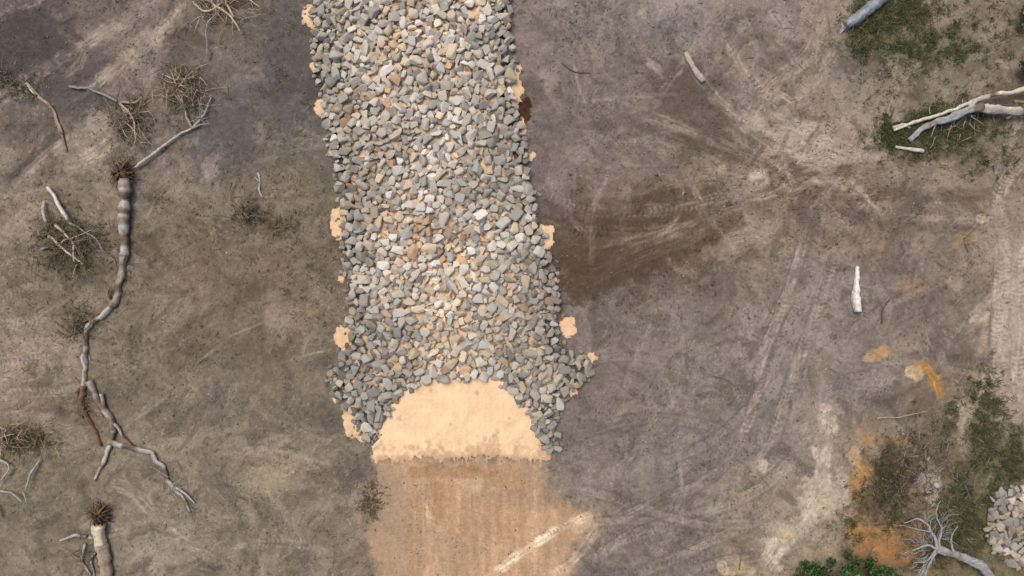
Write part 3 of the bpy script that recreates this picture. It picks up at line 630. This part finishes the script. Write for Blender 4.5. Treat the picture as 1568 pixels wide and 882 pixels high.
# ---------------------------------------------------------------- grass, shrubs
g=B()
def tufts(u,v,ru,rv,n,cols,h=.22,blades=16,rad=.16):
    n=int(n);a=u+rng.normal(0,.5,n)*ru;bb=v+rng.normal(0,.5,n)*rv
    k=fbm(a/14,bb/14,3,321)+rng.uniform(-.06,.06,n)>.42;a=a[k];bb=bb[k];n=len(a)
    if n==0: return
    N=n*blades;cx=np.repeat(X(a),blades)+rng.normal(0,rad*.5,N);cy=np.repeat(Y(bb),blades)+rng.normal(0,rad*.5,N)
    cz=hz(cx/S+784,441-cy/S);an=rng.uniform(0,6.28,N);l=rng.uniform(.4,1,N)*h;hh=rng.uniform(.2,.9,N)*h
    dx,dy=np.cos(an),np.sin(an);w=.010+.009*rng.random(N)
    p0=np.stack([cx-dy*w,cy+dx*w,cz],1);p1=np.stack([cx+dy*w,cy-dx*w,cz],1);p2=np.stack([cx+dx*l,cy+dy*l,cz+hh],1)
    vts=np.stack([p0,p1,p2],1).reshape(-1,3)
    tc=np.repeat(rng.integers(len(cols),size=n),blades);cc=np.array(cols,float)[tc]*rng.uniform(.65,1.22,(N,1))
    g.add(vts,np.arange(3*N).reshape(N,3),np.repeat(lin(np.clip(cc,0,255)/255)*K,3,0))
GR=[(78,90,52),(92,98,60),(66,76,44),(108,108,72)];DRY=[(140,130,98),(120,112,82),(102,98,66),(92,94,62)]
tufts(1365,15,60,32,460,GR+DRY[:1]);tufts(1330,52,34,38,260,GR+DRY[:1]);tufts(1425,203,72,36,620,GR+DRY[:1]);tufts(1470,180,40,34,180,GR+DRY);tufts(1370,205,26,26,120,GR)
tufts(1470,60,110,60,260,DRY+GR);tufts(1510,220,60,50,120,DRY+GR);tufts(1420,75,60,24,200,GR+DRY)
tufts(1510,660,30,84,520,DRY+GR);tufts(1480,790,58,64,720,DRY+GR);tufts(1370,740,40,70,220,DRY+[(80,78,50)]);tufts(1548,700,30,50,300,DRY+GR);tufts(1450,650,40,40,110,DRY);tufts(1430,860,50,20,80,DRY)
tufts(1310,800,30,30,60,DRY);tufts(440,340,80,80,90,DRY,.12,10);tufts(480,420,60,120,120,DRY,.12,10);tufts(30,130,40,20,60,DRY,.15)
tufts(860,20,60,40,40,DRY,.12,10);tufts(780,441,1200,700,420,DRY,.10,8);tufts(320,160,260,300,260,DRY+GR,.13,10);tufts(430,80,90,140,80,DRY,.12,10);tufts(100,300,200,300,160,DRY,.12,10)
tufts(1380,120,100,80,180,DRY+GR,.14,10);tufts(570,770,22,40,50,DRY,.15,10)
g.make('grass',M_leaf)
def shrub(u,v,ru,h,cl,cols,per=90,size=.09):
    b=B();z=float(hz(u,v))
    for k in range(10):
        an=rng.uniform(0,6.28);l=ru*S*rng.uniform(.5,.9);e=np.array([X(u)+math.cos(an)*l,Y(v)+math.sin(an)*l,z+h*rng.uniform(.5,.9)])
        s0=np.array([X(u),Y(v),z]);m_=(s0+e)/2+np.array([0,0,h*.15]);P_=np.array([s0*(1-t)**2+2*m_*t*(1-t)+e*t*t for t in np.linspace(0,1,7)])
        tube(b,P_,np.linspace(.05,.012,7),col(96,84,62),6)
    for k in range(cl):
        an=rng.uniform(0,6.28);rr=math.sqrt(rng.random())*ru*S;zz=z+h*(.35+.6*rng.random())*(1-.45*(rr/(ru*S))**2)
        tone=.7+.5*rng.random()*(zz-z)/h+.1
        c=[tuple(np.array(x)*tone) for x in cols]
        leaves(b,(X(u)+math.cos(an)*rr,Y(v)+math.sin(an)*rr,zz),per,(.26,.26,.13),size,c,.4)
    b.make('shrub',M_leaf)
GL=[(62,94,48),(78,108,54),(50,78,40),(94,120,66)]
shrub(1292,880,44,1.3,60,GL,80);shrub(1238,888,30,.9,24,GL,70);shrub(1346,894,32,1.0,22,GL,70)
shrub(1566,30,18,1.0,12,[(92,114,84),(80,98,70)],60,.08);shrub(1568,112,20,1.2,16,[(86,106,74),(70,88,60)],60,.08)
# ---------------------------------------------------------------- light, camera
EL=66;AZ=-35
sun=bpy.data.lights.new('sun','SUN');sun.energy=1.5;sun.angle=math.radians(40);sun.color=(1,.95,.87)
so=bpy.data.objects.new('sun',sun);bpy.context.collection.objects.link(so);so.rotation_euler=(math.radians(90-EL),0,math.radians(180-AZ))
w=bpy.data.worlds.new('World');bpy.context.scene.world=w;w.use_nodes=True;nt=w.node_tree
sky=nt.nodes.new('ShaderNodeTexSky');sky.sky_type='NISHITA';sky.sun_disc=False;sky.sun_elevation=math.radians(EL);sky.sun_rotation=math.radians(AZ);sky.dust_density=4;sky.air_density=.7
bgn=nt.nodes['Background'];nt.links.new(sky.outputs[0],bgn.inputs[0]);bgn.inputs[1].default_value=.15
cam=bpy.data.cameras.new('camera');cam.lens=24;cam.sensor_width=36;cam.clip_end=2000
co=bpy.data.objects.new('camera',cam);co.location=(0,0,31.36);co.rotation_euler=(0,0,0);bpy.context.collection.objects.link(co)
sn=bpy.context.scene;sn.camera=co;sn.view_settings.view_transform='Standard';sn.view_settings.look='None';sn.view_settings.exposure=0
print('ROCKS',len(low),len(top))
